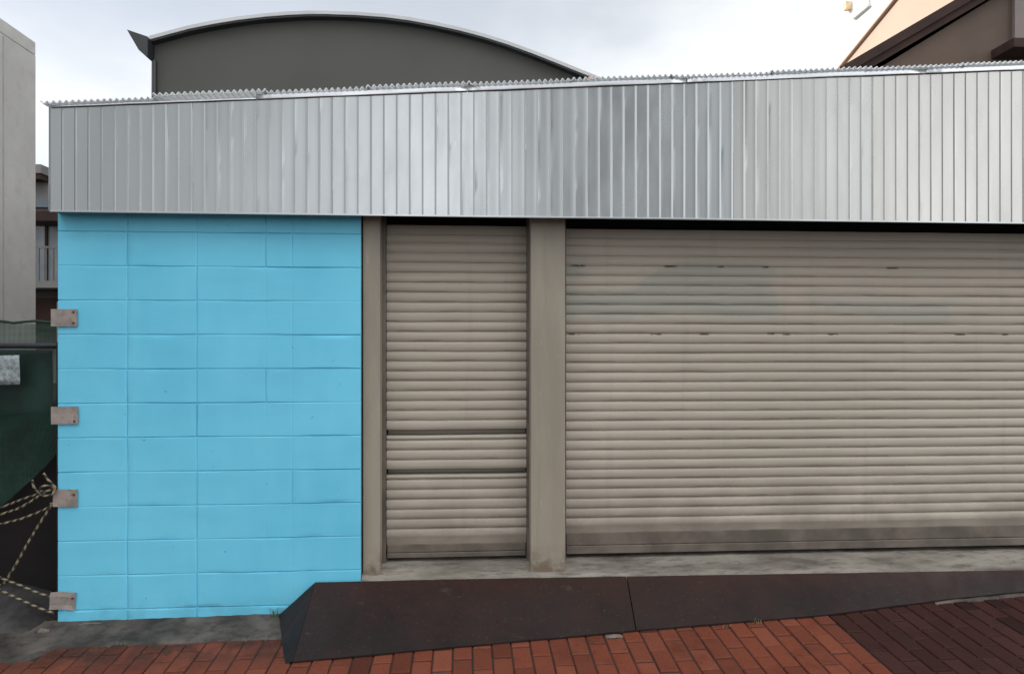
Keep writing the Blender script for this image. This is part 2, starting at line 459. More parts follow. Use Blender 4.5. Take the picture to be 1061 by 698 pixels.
# shutters
def shutter(x0, x1, top, bot, phase, gaps, mat, bar_h, label, seed):
    pitch = .0606
    prof = []            # (z, y)
    k = 0
    z0 = phase
    while True:
        zt = z0 - k*pitch
        if zt - pitch < bot: break
        g = .031 if k in gaps else .0036
        rec = .085 if k in gaps else .0065
        prof += [(zt+.0015, rec), (zt-g, rec), (zt-g-.0020, .0030)]
        a0, a1 = zt-g-.0022, zt-pitch+.004
        for q in range(1, 6):
            u = q/6; prof.append((a0+(a1-a0)*u, .0030 - .0058*math.sin(math.pi*u)**.7 - .0022*u))
        prof.append((a1, .0015))
        k += 1
    zl = prof[-1][0]
    prof = [(phase+.05, .011)] + prof + [(bot-.002, .011)]
    nx = int((x1-x0)/.045)+2
    mb = MB()
    def fn(i, j):
        x = x0+(x1-x0)*i/(nx-1); z, y = prof[j]
        ex = min(x-x0, x1-x)
        w = .0021*fb(x*1.3, z*6, seed) + .0010*fb(x*6, z*17, seed)
        yy = .0040*fb(x*.9, z*1.2, seed+5) + .0018*fb(x*3, z*16, seed+2) + .004*math.exp(-ex/.05)
        return (x, .15 + y + yy, z + w)
    mb.grid(nx, len(prof), fn, flip=True)
    s = mb.build('roller_shutter', mat, gar, smooth=38, fix=False); tag(s, label)
    mb = MB()
    zb = bot - bar_h
    mb.box(x0+.004, x1-.004, .143, .172, zb, zb+bar_h*.40)
    mb.box(x0+.004, x1-.004, .151, .172, zb+bar_h*.40+.002, zb+bar_h+.006)
    mb.build('bottom_bar', BAR, s, bevel=.004)
    for a, b in ((x0-.030, x0-.001), (x1+.001, x1+.026)):
        mb = MB(); mb.box(a, b, .128, .138, .25, 2.40); mb.box(a, b, .172, .182, .25, 2.40)
        mb.build('guide_rail', BAR, s)
    return s
shutter(-.497, .365, 2.29, .372, 2.292, {20, 24}, SHUT_S, .074, 'narrow shutter with two dark slots', 3)
shutter(.612, 6.05, 2.28, .425, 2.281, set(), SHUT_L, .124, 'wide shutter with rust marks and painted-over patches', 14)

# worn sloping sill
mb = MB()
nx, prof = 170, [(-.030,.02),(-.031,.195),(-.022,.213),(.02,.236),(.07,.254),(.13,.272),(.26,.280)]
def sill(i, j):
    x = -.626 + i*(6.8/(nx-1)); y, z = prof[j]
    if 1 <= j <= 5: z += .007*fb(x*3, j*.7, 1) + .005*fb(x*13, j*1.3, 5); y += .006*fb(x*7, j, 9)
    return (x, y, z - .004*max(0, x)/3)
mb.grid(nx, len(prof), sill)
mb.build('sill', SILL, gar, smooth=45, fix=False)

# fascia cladding: separate ribbed zinc sheets
edges = [-2.332, -1.554, -.772, .341, 1.584, 2.452, 3.412, XR]
PITCH = .0733
def sheet(k, xa, xb):
    rnd = random.Random(50+k)
    xsn = []                               # (x, y): flat pan, then a rib with one shallow and one steep side
    n = max(1, round((xb-xa)/PITCH)); p = (xb-xa)/n
    for r in range(n):
        a = xa + r*p; e = a+p-.0165
        xsn += [(a, 0), (a+(e-a)*.33, 0), (a+(e-a)*.66, 0), (e, 0), (e+.0040, -.0002), (e+.0128, -.0021), (e+.0138, -.0018), (e+.0148, 0)]
    xsn.append((xb-.0012, 0))
    tilt = rnd.uniform(-.002, .002)
    nz = 14
    def fn(i, j):
        x, y = xsn[i]; v = j/(nz-1); z = 2.353 + (ztop(x)-2.353)*v
        pan = math.floor((x-xa)/p)
        w = .0030*fb(x*.8, z*.6, k*.01+3) + .0006*fb(pan*1.37+k*5, z*1.1, k) + tilt*((x-xa)/(xb-xa)-.5)
        return (x, -.10 + y + w, z)
    mb = MB(); mb.grid(len(xsn), nz, fn)
    return mb.build('cladding_sheet', ZINC[k], gar, smooth=7, fix=False)
for k in range(7): sheet(k, edges[k], edges[k+1])
# folded end of the fascia and drip edge
mb = MB(); mb.box(-2.338, -2.334, -.104, .15, 2.357, 2.934); mb.build('corner_trim', ZINC[0], gar)
mb = MB(); mb.box(-2.332, XR, -.107, -.094, 2.346, 2.3565); mb.build('drip_edge', ZINC[0], gar, bevel=.002)

# flashing lengths along the top of the fascia
fx = [-2.33, -1.20, .0, 1.30, 2.78, 4.2, XR]
for a, b in zip(fx[:-1], fx[1:]):
    mb = MB(); h = .014 if a < -2 else .032
    n = 14
    prof = [(-.108, 0), (-.110, .005), (-.109, h-.004), (-.104, h), (.05, h+.004)]
    rs = a*3.3
    mb.grid(n, len(prof), lambda i,j: (a+(b-a-.003)*i/(n-1), prof[j][0]+.0025*fb(i*.5+rs, j*.2), ztop(a+(b-a)*i/(n-1))-.006+prof[j][1]+.0015*fb(i*.7, rs)))
    o = mb.build('flashing', FLASH, gar, smooth=40, fix=False)
    md = o.modifiers.new('thickness', 'SOLIDIFY'); md.thickness = .0015

# corrugated roof sheets, lapped side by side
rx = [-2.375, -1.77, -1.164, -.584, .003, .601, 1.2, 1.8, 2.4, 3.0, 3.6, 4.2, 4.8, 5.4, XR+.04]
for k, (a, b) in enumerate(zip(rx[:-1], rx[1:])):
    wv = .034; n = int((b+.03-a)/wv*8); yf = -.124 + random.Random(k).uniform(-.006, .006)
    yl = [yf, .6, 2, 4, 5.98]
    dz = .034 + (.006 if k % 2 else 0) + (-.012 if k == 0 else 0)
    def fn(i, j):
        x = a + i*wv/8
        return (x, yl[j], ztop(x) + dz + .0085*math.sin(2*math.pi*x/wv) + .002*fb(x*2, j*.5, k))
    mb = MB(); mb.grid(n, len(yl), fn)
    o = mb.build('roof_sheet', ROOFZ, gar, smooth=60, fix=False)
    md = o.modifiers.new('thickness', 'SOLIDIFY'); md.thickness = .004

# ------------------------------------------------------------------ steel brackets on the blue wall
brs = [(-2.308, 1.760, .143, .099, 0.0, 2, 'steel bracket plate with two screws, highest on the blue wall edge'),
       (-2.305, 1.201, .148, .100, .012, 1, 'clean steel bracket plate on blue wall edge with one screw in its lower corner'),
       (-2.302, .727, .133, .098, -.01, 0, 'steel bracket plate at the rope knot on blue wall edge'),
       (-2.310, .140, .128, .100, -.10, 0, 'tilted battered bracket plate at the foot of the blue wall')]
for cx, cz, w, h, rot, ns, lab in brs:
    t = thing('bracket', lab, 'bracket', (cx, -.004, cz), 'steel bracket plates along the blue wall edge')
    bent = rot < -.05
    def pp(u, v, d):
        c_, s_ = math.cos(rot), math.sin(rot)
        y = -.004 - d - (.022*max(0, -u/(w/2))**2 if bent else 0) - (.004*math.sin(v*60) if bent else 0)
        return (cx + u*c_ - v*s_, y, cz + u*s_ + v*c_)
    mb = MB(); n = 9
    for d, fl in ((.009, False), (.003, True)):
        mb.grid(n, 5, lambda i,j: pp(-w/2+w*i/(n-1), -h/2+h*j/4, d), flip=fl)
    for i in range(n-1):
        for vv in (-h/2, h/2):
            u0, u1 = -w/2+w*i/(n-1), -w/2+w*(i+1)/(n-1)
            mb.add([pp(u0,vv,.003), pp(u1,vv,.003), pp(u1,vv,.009), pp(u0,vv,.009)], [(0,1,2,3)])
    for j in range(4):
        for uu in (-w/2, w/2):
            v0, v1 = -h/2+h*j/4, -h/2+h*(j+1)/4
            mb.add([pp(uu,v0,.003), pp(uu,v1,.003), pp(uu,v1,.009), pp(uu,v0,.009)], [(0,1,2,3)])
    bm_o = mb.build('plate', PLATE, t)
    bm = bmesh.new(); bm.from_mesh(bm_o.data); bmesh.ops.remove_doubles(bm, verts=bm.verts, dist=1e-5); bmesh.ops.recalc_face_normals(bm, faces=bm.faces); bm.to_mesh(bm_o.data); bm.free()
    spots = [(.053, .033), (.053, -.030)][:2] if ns == 2 else ([(.055, -.034)] if ns == 1 else [(.05, .02)])
    for u, v in spots:
        mb = MB(); q = pp(u, v, .009); k = 10
        vs = [(q[0]+.0075*math.cos(2*math.pi*a/k), q[1]+.001, q[2]+.0075*math.sin(2*math.pi*a/k)) for a in range(k)] + \
             [(q[0]+.005*math.cos(2*math.pi*a/k), q[1]-.005, q[2]+.005*math.sin(2*math.pi*a/k)) for a in range(k)]
        mb.add(vs, [tuple(range(k,2*k))] + [(a, (a+1)%k, k+(a+1)%k, k+a) for a in range(k)])
        mb.build('screw', SCREW, t)

# ------------------------------------------------------------------ steel ramp plates
def ramp_front(x):
    pts = [(-.913,-.545),(.93,-.37),(2.04,-.285),(2.9,-.15),(3.5,-.085),(6,-.06)]
    for (a, ya), (b, yb) in zip(pts[:-1], pts[1:]):
        if x <= b: return ya + (yb-ya)*(x-a)/(b-a)
    return -.06
def ramp_mesh(xa, xb, flank):
    n = int((xb-xa)/.06)+2; m = 7; mb = MB()
    def top(i, j, d=0.0):
        u = i/(n-1); v = j/(m-1)
        xt = xa + (xb-xa)*u; xf = xt - .026*(1 if not flank else u) * (1 if xt > .5 else u)
        zt = .222 - .0062*max(0, xt-.0); yt = -.036
        yf = ramp_front(xf); zf = G(xf, yf) + .012
        zt = max(zt, zf+.04)
        x = xt+(xf-xt)*v; y = yt+(yf-yt)*v; z = zt+(zf-zt)*v
        z += (.006*fb(x*1.6, y*2, 3) + .0025*fb(x*7, y*7, 6))*math.sin(math.pi*min(1, v*1.02)) + .002*fb(x*5, 2)
        return (x, y, z - d)
    mb.grid(n, m, top, flip=True)
    mb.grid(n, m, lambda i,j: top(i, j, .008))
    for jj in (0, m-1):
        mb.grid(n, 2, lambda i,j: top(i, jj, .008*j), flip=(jj != 0))
    for ii in (0, n-1):
        mb.grid(m, 2, lambda i,j: top(ii, i, .008*j), flip=(ii == 0))
    return mb, top
r1 = thing('ramp_plate', 'long dark steel ramp plate with angled side flank, below the narrow shutter', 'ramp plate', (0, -.3, .02), 'steel ramp plates along the shutter sill')
mb, topf = ramp_mesh(-.887, .950, True); o = mb.build('plate', RAMP, r1, smooth=35)
mb = MB(); m = 7
A = [topf(0, j) for j in range(m)]; B0 = Vector((-1.098, -.012, G(-1.098,0)+.01)); B1 = Vector((-.925, -.545, G(-.9,-.55)+.003))
def flank(i, j, d=0):
    a = Vector(A[i]); b = B0.lerp(B1, i/(m-1)); p = a.lerp(b, j/4)
    return (p.x-.002, p.y+d*.3, p.z-.001-d + .003*fb(p.x*9, p.y*9))
mb.grid(m, 5, flank); mb.grid(m, 5, lambda i,j: flank(i,j,.006), flip=True)
mb.build('side_flank', RAMP, r1, smooth=35)
r2 = thing('ramp_plate', 'thin tapering dark ramp plate below the wide shutter', 'ramp plate', (2.5, -.2, .1), 'steel ramp plates along the shutter sill')
mb, _ = ramp_mesh(.956, 6.0, False); mb.build('plate', RAMP, r2, smooth=35)

# mortar fillet along the far end of the ramp
mb = MB()
def fil(i, j):
    x = 2.78 + i*(3.1/39); yf = ramp_front(x)-.006; a = j/5
    y = yf - .034*a*(.35+.65*min(1, (x-2.6)/.6)) ; z = G(x, y) + .011*math.sin(math.pi*(.25+.75*a))*(.8+.5*fb(x*7, 1)) - (.012 if j == 5 else 0)
    return (x, y + .006*fb(x*9, j), z)
mb.grid(40, 6, fil, flip=True)
tag(mb.build('mortar_fillet', GUTC, smooth=50, fix=False), 'pale mortar strip along the far right edge of the dark ramp', 'mortar strip')

# crumbs of mortar and weeds at the ramp edge
def crumb(x, y, s, lab, seed):
    bm = bmesh.new(); bmesh.ops.create_icosphere(bm, subdivisions=2, radius=1)
    for v in bm.verts:
        f = 1+.45*fb(v.co.x*1.5+seed, v.co.y*1.5, v.co.z*1.5)
        v.co = Vector((v.co.x*s[0]*f, v.co.y*s[1]*f, v.co.z*s[2]*f))
    me = bpy.data.meshes.new('mortar_chip'); bm.to_mesh(me); bm.free(); me.materials.append(CRUMB)
    o = bpy.data.objects.new('mortar_chip', me); o.location = (x, y, G(x,y)+s[2]*.7); COL.objects.link(o)
    tag(o, lab, 'mortar chip', 'mortar chips on the paving')
crumb(.79, -.42, (.05,.014,.010), 'pale mortar chip at the ramp edge beside the plate seam', 1)
crumb(-2.14, -.03, (.09,.012,.010), 'flat pale mortar chip at the foot of the blue wall', 6)
crumb(-2.37, -.10, (.035,.014,.016), 'rough mortar chip below the tilted bracket', 9)
def weed(x, y, n, h, mat, lab, seed, cat='weed'):
    rnd = random.Random(seed); mb = MB(); z0 = G(x,y)
    for k in range(n):
        a = rnd.uniform(0, 2*math.pi); L = h*rnd.uniform(.5, 1); lean = rnd.uniform(.2, .9)
        bx, by = x+rnd.uniform(-.03,.03), y+rnd.uniform(-.012,.012)
        d = Vector((math.cos(a), math.sin(a)*.6, 0)); w = rnd.uniform(.0018, .0038); s = d.cross(Vector((0,0,1)))*w
        pts = [Vector((bx,by,z0)) + d*lean*L*t*t + Vector((0,0,L*t*(1-.25*lean*t))) for t in (0,.35,.7,1)]
        vs = []
        for q, p in enumerate(pts):
            f = (1,1.2,.8,.08)[q]; vs += [p-s*f, p+s*f]
        mb.add(vs, [(0,1,3,2),(2,3,5,4),(4,5,7,6)])
    tag(mb.build('weed', mat, fix=False), lab, cat, 'weeds in the paving joints')
weed(-1.115, -.03, 14, .085, LEAF, 'thin green weed where the ramp flank meets the blue wall', 1)
weed(-1.86, -.28, 9, .026, LEAF, 'low green weed in the joint below the blue wall', 2)
weed(1.63, -.335, 12, .040, DRYL, 'dry straw coloured weed at the ramp edge right of the seam', 3)
weed(1.44, -.36, 9, .028, DRYL, 'small dry weed tuft at the ramp edge nearer the seam', 4)

# ------------------------------------------------------------------ left lot: fence, net, ropes, heap
mb = MB()
nx, ny = 46, 24
def bank(i, j):
    x = -4.48 + i*(2.12/(nx-1)); y = -.14 + j*(1.6/(ny-1))
    h = .17*min(1, max(0, (y+.12)/.30))**.7
    h *= .75 + .5*fb(x*2.5, y*2.5, 1); 
    h *= min(1, max(.12, (-2.36-x)/.16))
    return (x, y, G(x, min(y,0)) - .02 + h + .012*fb(x*12, y*12, 4))
mb.grid(nx, ny, bank)
kind(mb.build('earth_bank', BANKM, smooth=60, fix=False), 'structure')

fence = thing('pipe_fence', 'dark pipe fence between blue garage and concrete neighbour, hung with netting', 'fence', (-3.4, .14, .1))
mb = MB(); mb.tube([(-2.385, .09, .02), (-2.385, .09, 1.62)], .020, 12); mb.build('post', POST, fence, smooth=40)
mb = MB(); mb.tube([(-4.40, .14, .10), (-4.40, .14, 1.72)], .022, 12); mb.build('post', POST, fence, smooth=40)
mb = MB(); mb.tube([(-4.45, .115, 1.60), (-2.40, .115, 1.60)], .017, 12); mb.build('rail', POST, fence, smooth=40)
mb = MB(); mb.tube([(-2.425, .16, 1.0), (-2.425, .16, 1.86)], .019, 12); mb.build('stub_pipe', PLATE, fence, smooth=40)

mb = MB(); nx, ny = 60, 60
def net(i, j):
    u = i/(nx-1); v = j/(ny-1); x = -4.38 + 1.94*u
    zt = 1.745 - .016*math.sin(u*math.pi*6)**2 + .004*fb(x*8, 0)
    zb = .64 + .36*max(0, (u-.72)/.28)**1.6 - .12*math.sin(u*math.pi)
    z = zt + (zb-zt)*v
    fold = .030*fb(x*5, z*1.2, 2)*(.3+v) + .04*math.sin(v*math.pi)*math.sin(x*7+z*3) * .5
    return (x + .01*fb(z*5, 3), .165 + fold + .05*v, z)
mb.grid(nx, ny, net)
mb2 = mb
tag(mb2.build('safety_net', NET, smooth=80, fix=False), 'dark green mesh netting sagging from the pipe fence beside blue wall', 'netting')
mb = MB()
mb.tube([(-4.38+i*.0647, .165+.006*math.sin(i*1.7), 1.748-.012*math.sin(i*.9)**2+.006*fb(i*.6)) for i in range(31)], .008, 8)
tag(mb.build('green_cord', simple('green_cord', (.006,.035,.022), .8, .3, 30), smooth=60), 'dark green cord along the top of the netting', 'cord')

mb = MB()
def sheetw(i, j):
    x = -3.05 + .436*i/11; z = 1.372 + .172*j/5
    return (x, .088 + .006*fb(x*9, z*9, 3), z + .004*fb(x*6, 1))
mb.grid(12, 6, sheetw)
o = mb.build('printed_sheet', SHEETW, smooth=60, fix=False)
md = o.modifiers.new('thickness', 'SOLIDIFY'); md.thickness = .003
tag(o, 'crumpled pale grey sheet fixed below the dark fence rail', 'sheet')
mb = MB()
def tarp(i, j):
    x = -4.3 + 1.78*i/29; v = j/13; zt = 1.575; zb = 1.20 + .06*(x+2.6) + .02*fb(x*4, 0)
    z = zt + (zb-zt)*v
    return (x, .245 + .03*fb(x*4, z*3, 7)*v, z)
mb.grid(30, 14, tarp)
o = mb.build('tarpaulin', TARP, smooth=60, fix=False)
md = o.modifiers.new('thickness', 'SOLIDIFY'); md.thickness = .002
tag(o, 'slate grey tarpaulin hanging behind the green netting', 'tarpaulin')

heap = thing('covered_stack', 'dark brown covered stack in the gap behind the green netting', 'covered stack', (-3.4, 1.3, .1))
mb = MB()
for k in range(6):
    z0 = .10 + k*.19; rr = random.Random(k)
    mb.box(-4.35+rr.uniform(0,.1), -2.47-rr.uniform(0,.05), .42+rr.uniform(0,.1), 2.3, z0, z0+.165)
mb.build('stack', HEAP, heap, bevel=.012)
mb = MB(); mb.grid(16, 12, lambda i,j: (-4.4+1.96*i/15, (.36-.03*(3-j)+.03*fb(i*.45,j*.8,3) if j < 4 else .40+2.0*(j-4)/7), (.10+.385*j if j < 3 else 1.25)+.03*fb(i*.5, j*.5)))
o = mb.build('cover', HEAP, heap, smooth=60, fix=False)

def rope(paths, label, r=.0068):
    mb = MB()
    for pts in paths:
        P_ = [Vector(p) for p in pts]; dense = []
        for i in range(len(P_)-1):
            p0, p1, p2, p3 = P_[max(i-1,0)], P_[i], P_[i+1], P_[min(i+2,len(P_)-1)]
            n = max(3, int((p2-p1).length/.0055))
            for k in range(n):
                t = k/n
                dense.append(.5*((2*p1)+(p2-p0)*t+(2*p0-5*p1+4*p2-p3)*t*t+(-p0+3*p1-3*p2+p3)*t**3))
        dense.append(P_[-1])
        jit = [p + Vector((.0012*fb(k*.3,1), .002*fb(k*.3,2), .0012*fb(k*.3,3))) for k, p in enumerate(dense)]
        mb.tube(jit, r, 8, stripe=1)
    return tag(mb.build('striped_rope', [ROPEY, ROPEB], smooth=60), label, 'rope', 'black and yellow ropes tied by the blue wall')
rope([[(-3.4,.06,.44),(-2.9,.04,.585),(-2.666,.02,.674),(-2.56,.01,.716),(-2.454,0,.753),(-2.391,0,.775)],
      [(-3.4,.06,.39),(-2.9,.03,.545),(-2.666,.01,.635),(-2.56,0,.672),(-2.444,-.01,.742),(-2.40,-.015,.772)],
      [(-2.391,0,.775),(-2.352,-.02,.79),(-2.385,-.025,.834),(-2.416,-.02,.873)],
      [(-2.379,-.015,.773),(-2.453,-.02,.774),(-2.479,-.02,.835)],
      [(-2.43,-.02,.745),(-2.37,-.03,.75),(-2.355,-.02,.79),(-2.42,-.025,.80),(-2.44,-.02,.76)]],
     'pair of black and yellow ropes knotted beside the third bracket')
rope([[(-3.3,.05,.40),(-2.9,.02,.52),(-2.666,0,.58),(-2.534,0,.616),(-2.40,-.005,.672),(-2.37,-.01,.70)]],
     'single striped rope running left below the knotted pair')
rope([[(-2.385,-.005,.70),(-2.391,0,.675),(-2.45,0,.58),(-2.507,0,.483),(-2.597,0,.319),(-2.666,0,.227),(-2.80,.0,.16)]],
     'striped rope slanting steeply down from the knot to the mortar bank')
rope([[(-2.95,0,.40),(-2.80,0,.345),(-2.653,-.02,.283),(-2.548,-.025,.242),(-2.442,-.02,.19),(-2.368,-.02,.167)]],
     'upper of two striped ropes leading to the tilted bottom bracket')
rope([[(-2.95,0,.33),(-2.80,-.01,.275),(-2.653,-.02,.212),(-2.548,-.03,.165),(-2.442,-.03,.113),(-2.358,-.03,.078)]],
     'lower of two striped ropes leading to the tilted bottom bracket')

# ------------------------------------------------------------------ neighbouring buildings
nb = thing('concrete_building', 'plain grey concrete building with flat top at the left edge', 'building', (-6.5, .7, 0))
mb = MB(); mb.box(-9, -4.5, -2.2, 3.35, -.2, 4.62); w_ = mb.build('wall', PLAINC, nb)
mb = MB(); mb.box(-9, -4.5, -2.2, 3.35, 4.626, 4.76); mb.build('coping', PLAINC, nb, bevel=.006)
mb = MB()
for yy in (.35, 1.62, 2.845): mb.box(-4.4985, -4.494, yy, yy+.016, -.1, 4.60)
mb.build('panel_joint', simple('joint_sealant', (.30,.295,.285), .8, .1, 5), w_)

# old house glimpsed through the gap
oh = thing('old_house', 'old grey house with balcony seen in the narrow gap beside the garage', 'house', (-8.5, 11, 0))
mb = MB(); mb.box(-11, -6.2, 9.0, 14, -.2, 4.70); w_ = mb.build('wall', GREYH, oh)
mb = MB(); mb.box(-11.2, -7.66, 8.72, 14.2, 4.703, 4.86); mb.build('roof', GREYH, oh)
mb = MB(); mb.box(-11.2, -7.68, 8.74, 8.99, 4.60, 4.70); mb.build('eave', BROWNB, oh)
mb = MB(); mb.box(-8.6, -7.66, 8.93, 8.998, 4.13, 4.30); mb.build('window', GLASS, oh)
mb = MB(); mb.box(-8.8, -7.74, 8.55, 8.998, 3.97, 4.02); mb.build('awning', BROWNB, oh)
mb = MB(); mb.box(-7.74, -6.9, 8.45, 8.998, 3.80, 3.97); mb.build('awning', BROWNB, oh)
wf = MB()
for x in (-8.42, -7.98, -7.72, -7.3, -6.9): wf.box(x, x+.045, 8.93, 8.996, 2.78, 3.79)
wf.box(-8.42, -6.86, 8.925, 8.996, 3.79, 3.84); wf.box(-8.42, -6.86, 8.925, 8.996, 2.74, 2.78)
wo = wf.build('window_frame', BROWNB, oh)
mb = MB(); mb.box(-8.40, -6.88, 8.96, 8.985, 2.781, 3.789); mb.build('pane', simple('pale_curtained_glass', (.20,.225,.25), .3, .15, 3), wo)
mb = MB(); mb.box(-8.5, -6.6, 8.2, 8.998, 2.60, 2.72); bal = mb.build('balcony', GREYH, oh)
mb = MB()
mb.box(-8.5, -6.6, 8.20, 8.23, 3.28, 3.32)
for k in range(16): mb.box(-8.48+k*.12, -8.46+k*.12, 8.205, 8.225, 2.72, 3.28)
mb.build('railing', RAILM, bal)
mb = MB(); mb.box(-8.5, -6.6, 8.6, 8.998, 1.9, 2.45); mb.build('doorway', BROWNB, oh)

# arched hall behind
hall = thing('arched_hall', 'dark grey hall with shallow curved roof rising behind the garage', 'hall', (-1.2, 9, 0))
arc = [(x_, z_-.085) for x_, z_ in [(-4.474,6.0),(-4.2,6.085),(-3.937,6.165),(-3.6,6.245),(-3.259,6.312),(-2.9,6.367),(-2.576,6.403),(-2.3,6.425),(-2.025,6.434),(-1.6,6.432),(-1.19,6.415),(-.84,6.38),(-.488,6.325),(-.13,6.258),(.22,6.176),(.58,6.073),(.936,5.955),(1.3,5.823),(1.657,5.688),(1.948,5.580),(2.6,5.28),(3.3,4.90)]]
mb = MB(); mb.prism_y([(-4.474,-.2),(3.3,-.2)] + arc[::-1], 6.0, 16); mb.build('wall', HALL, hall, smooth=20)
mb = MB()
def roofpt(i, j):
    x, z = arc[i]; a = arc[max(i-1,0)]; b = arc[min(i+1,len(arc)-1)]
    t = Vector((b[0]-a[0], b[1]-a[1])).normalized(); n = Vector((-t.y, t.x))
    o_, y = ((.004,5.86),(.052,5.86),(.052,16.1),(.004,16.1))[j]
    return (x+n.x*o_, y, z+n.y*o_)
mb.grid(len(arc), 4, roofpt); mb.grid(len(arc), 2, lambda i,j: roofpt(i, 3*j), flip=True)
rf = mb.build('roof', TRIM, hall, smooth=30)
mb = MB()
def lip(i, j):
    x, z = arc[i]; o_, y = ((-.022,5.875),(.003,5.875),(.003,5.995),(-.022,5.995))[j % 4]
    return (x, y, z+o_)
mb.grid(len(arc), 5, lip); mb.build('verge_shadow_board', BLACKM, rf)
mb = MB(); mb.prism_y([(-4.76,6.02),(-4.60,5.74),(-4.50,5.65),(-4.478,5.65),(-4.478,5.93)], 5.80, 16); mb.build('gutter', BLACKM, hall)
mb = MB(); mb.tube([(-4.462,5.96,-.1),(-4.462,5.96,5.66)], .036, 10); mb.build('downpipe', BLACKM, hall, smooth=40)
mb = MB(); mb.prism_y([(1.72,5.465),(2.05,5.335),(2.05,5.45),(1.78,5.565)], 5.84, 5.858); mb.build('verge_end', simple('faded_red_trim', (.42,.22,.18), .6, .1, 3), hall)

# brown gabled house, right
gh = thing('gabled_house', 'brown gabled house with dark roof verge above the fascia at right', 'house', (8.8, 8, 0))
mb = MB(); mb.prism_y([(4.9,-.2),(12.7,-.2),(12.7,4.95),(8.8,7.36),(4.9,4.95)], 5.0, 12); mb.build('wall', BROWNW, gh)
sl = .592
for sgn in (-1, 1):
    ex = 8.8+sgn*4.35; ez = 7.46-sl*4.35
    pr = [(ex,ez),(8.8,7.46),(8.8,7.60),(ex,ez+.14)]
    if sgn > 0: pr = [pr[1],pr[0],pr[3],pr[2]]
    mb = MB(); mb.prism_y(pr, 4.86, 12.2); r_ = mb.build('roof', BROWNB, gh)
    pr = [(ex,ez-.11),(8.8,7.35),(8.8,7.455),(ex,ez-.005)]
    if sgn > 0: pr = [pr[1],pr[0],pr[3],pr[2]]
    mb = MB(); mb.prism_y(pr, 4.90, 4.97); mb.build('verge_board', BROWNB, r_)
mb = MB(); mb.box(7.60, 8.9, 4.94, 4.997, 5.83, 6.85); f_ = mb.build('window', PANELP, gh)
mb = MB(); mb.box(7.30, 9.2, 4.60, 4.997, 5.60, 5.72); mb.build('canopy', BROWNB, gh)

# sunlit houses further off
ph = thing('peach_house', 'sunlit peach house with sloping roof edge behind the brown gabled house', 'house', (17, 11, 0))
mb = MB(); mb.prism_x([(5,-.2),(17,-.2),(17,10.55),(14.6,11.15),(8,12.9),(5,11.6)], 12, 22); mb.build('wall', PEACH, ph)
for s_, e_ in ((17.15, 10.53), (4.85, 11.56)):
    mb = MB(); pr = [(s_, e_), (8, 12.93), (8, 12.99), (s_, e_+.06)]
    mb.prism_x(pr, 11.9, 22.1); mb.build('roof', PEACH, ph)
wt = thing('white_apartment', 'bright white apartment block overexposed against the sky at upper right', 'apartment block', (22, 23, 0))
mb = MB(); mb.box(17.1, 28, 20, 26, -.2, 20.5); w_ = mb.build('wall', WHITEW, wt)
for z in (7.5, 10.5, 13.5, 16.1):
    for y in (21.4, 23.9):
        mb = MB(); mb.box(17.02, 17.098, y, y+1.1, z, z+1.3); f_ = mb.build('window', simple('pale_window', (.55,.62,.62), .3, .05, 2), wt)
        mb = MB(); mb.box(16.95, 17.095, y-.05, y+1.15, z-.10, z-.003); mb.build('sill', simple('pale_sill', (.62,.63,.62), .7, .05, 2), f_)
mb = MB(); mb.box(16.82, 17.095, 25.3, 25.55, 16.6, 16.95); mb.build('balcony_awning', ORANGE, wt)

# ------------------------------------------------------------------ world, sun, camera
SUN = Vector((-.80, .36, .50)).normalized()
w = bpy.data.worlds.new('World'); scene.world = w; w.use_nodes = True
t = w.node_tree; t.nodes.clear()
def N(tp, **k):
    x = t.nodes.new(tp)
    for a, b in k.items(): setattr(x, a, b)
    return x
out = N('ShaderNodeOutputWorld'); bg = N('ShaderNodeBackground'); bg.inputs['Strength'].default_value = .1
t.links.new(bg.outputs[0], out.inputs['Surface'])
sky = N('ShaderNodeTexSky', sky_type='NISHITA'); sky.sun_disc = False
sky.sun_elevation = math.asin(SUN.z); sky.sun_rotation = math.atan2(SUN.x, SUN.y)
sky.dust_density = .5; sky.air_density = 1.0
tc = N('ShaderNodeTexCoord'); mp = N('ShaderNodeMapping'); mp.inputs['Scale'].default_value = (1,1,2.2); mp.inputs['Location'].default_value = (.3,.9,.1)
t.links.new(tc.outputs['Generated'], mp.inputs['Vector'])
nz = N('ShaderNodeTexNoise'); nz.inputs['Scale'].default_value = 1.7; nz.inputs['Detail'].default_value = 7; nz.inputs['Roughness'].default_value = .52
t.links.new(mp.outputs[0], nz.inputs['Vector'])
sp = N('ShaderNodeSeparateXYZ'); t.links.new(tc.outputs['Generated'], sp.inputs[0])
def MR(v, a, b, lo, hi):
    m = N('ShaderNodeMapRange', interpolation_type='SMOOTHSTEP'); t.links.new(v, m.inputs[0])
    m.inputs[1].default_value = a; m.inputs[2].default_value = b; m.inputs[3].default_value = lo; m.inputs[4].default_value = hi
    return m.outputs[0]
def MT(op, a, b):
    m = N('ShaderNodeMath', operation=op)
    for s, v in ((m.inputs[0], a), (m.inputs[1], b)):
        if isinstance(v, (int, float)): s.default_value = v
        else: t.links.new(v, s)
    return m.outputs[0]
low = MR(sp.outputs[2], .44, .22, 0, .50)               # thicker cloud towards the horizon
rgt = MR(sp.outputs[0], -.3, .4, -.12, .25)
back = MR(sp.outputs[1], .2, -.4, 0, .45)               # unseen cloud added behind the camera to light the facade
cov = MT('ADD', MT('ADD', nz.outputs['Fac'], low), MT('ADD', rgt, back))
mask = MR(cov, .48, .92, .60, 1.0)
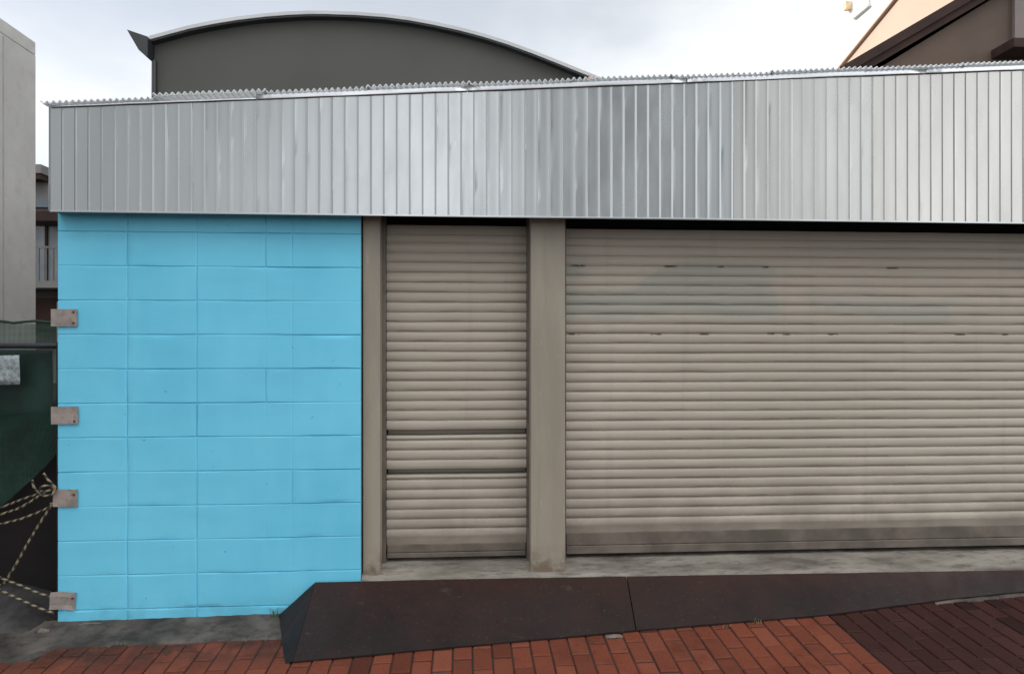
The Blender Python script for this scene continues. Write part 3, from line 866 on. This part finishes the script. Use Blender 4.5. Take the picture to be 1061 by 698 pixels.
bright = MT('MULTIPLY', MR(sp.outputs[1], .3, -.5, 9.6, 29.3), MR(nz.outputs['Fac'], .32, .66, .90, 1.06))  # sky brightened behind the camera as added light on the facade
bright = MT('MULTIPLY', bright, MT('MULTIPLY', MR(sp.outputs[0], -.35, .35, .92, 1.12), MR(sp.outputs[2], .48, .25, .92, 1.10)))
# dark and light sky bands added unseen behind the camera, shaped for fascia reflections
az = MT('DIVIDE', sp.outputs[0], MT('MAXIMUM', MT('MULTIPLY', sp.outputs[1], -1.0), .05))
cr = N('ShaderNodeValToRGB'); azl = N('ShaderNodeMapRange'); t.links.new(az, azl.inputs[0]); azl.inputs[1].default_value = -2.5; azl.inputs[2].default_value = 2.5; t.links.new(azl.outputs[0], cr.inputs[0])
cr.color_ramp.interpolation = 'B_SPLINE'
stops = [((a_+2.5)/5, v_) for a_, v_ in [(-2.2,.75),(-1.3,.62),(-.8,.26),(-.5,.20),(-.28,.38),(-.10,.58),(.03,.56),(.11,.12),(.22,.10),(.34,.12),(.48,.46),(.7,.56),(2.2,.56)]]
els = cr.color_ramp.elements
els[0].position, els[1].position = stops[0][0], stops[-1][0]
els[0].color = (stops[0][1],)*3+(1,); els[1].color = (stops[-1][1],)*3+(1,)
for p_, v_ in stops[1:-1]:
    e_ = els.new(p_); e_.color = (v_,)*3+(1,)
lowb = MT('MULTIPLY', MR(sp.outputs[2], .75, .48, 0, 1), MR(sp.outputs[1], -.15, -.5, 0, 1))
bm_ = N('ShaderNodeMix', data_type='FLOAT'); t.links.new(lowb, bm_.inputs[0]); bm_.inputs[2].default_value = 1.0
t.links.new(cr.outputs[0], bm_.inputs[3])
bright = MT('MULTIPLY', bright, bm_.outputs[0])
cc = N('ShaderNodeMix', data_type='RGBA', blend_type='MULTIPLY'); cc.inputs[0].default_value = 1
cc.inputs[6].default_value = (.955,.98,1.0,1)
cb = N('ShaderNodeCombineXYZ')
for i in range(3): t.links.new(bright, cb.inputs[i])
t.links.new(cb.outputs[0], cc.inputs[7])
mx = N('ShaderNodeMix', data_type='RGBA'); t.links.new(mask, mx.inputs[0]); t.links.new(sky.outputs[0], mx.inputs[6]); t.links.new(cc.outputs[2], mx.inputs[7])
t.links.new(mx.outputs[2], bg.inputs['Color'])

sl_ = bpy.data.lights.new('sun', 'SUN'); sl_.energy = 3.9; sl_.angle = R(.6); sl_.color = (1, .93, .84)
so = bpy.data.objects.new('sun', sl_); so.rotation_euler = SUN.to_track_quat('Z', 'Y').to_euler(); so.location = (-8, 4, 12); COL.objects.link(so)

cd = bpy.data.cameras.new('camera'); cd.sensor_width = 36; cd.lens = 36*707/1061; cd.shift_y = 9/1061; cd.clip_start = .05; cd.clip_end = 2000
co = bpy.data.objects.new('camera', cd); co.location = (0, -4.08, 1.6); co.rotation_euler = (R(90), 0, -math.atan(46/707)); COL.objects.link(co)
scene.camera = co
vs = scene.view_settings
vs.view_transform = 'Standard'; vs.look = 'None'; vs.gamma = 1; vs.exposure = .18; vs.use_curve_mapping = False
scene.render.engine = 'CYCLES'
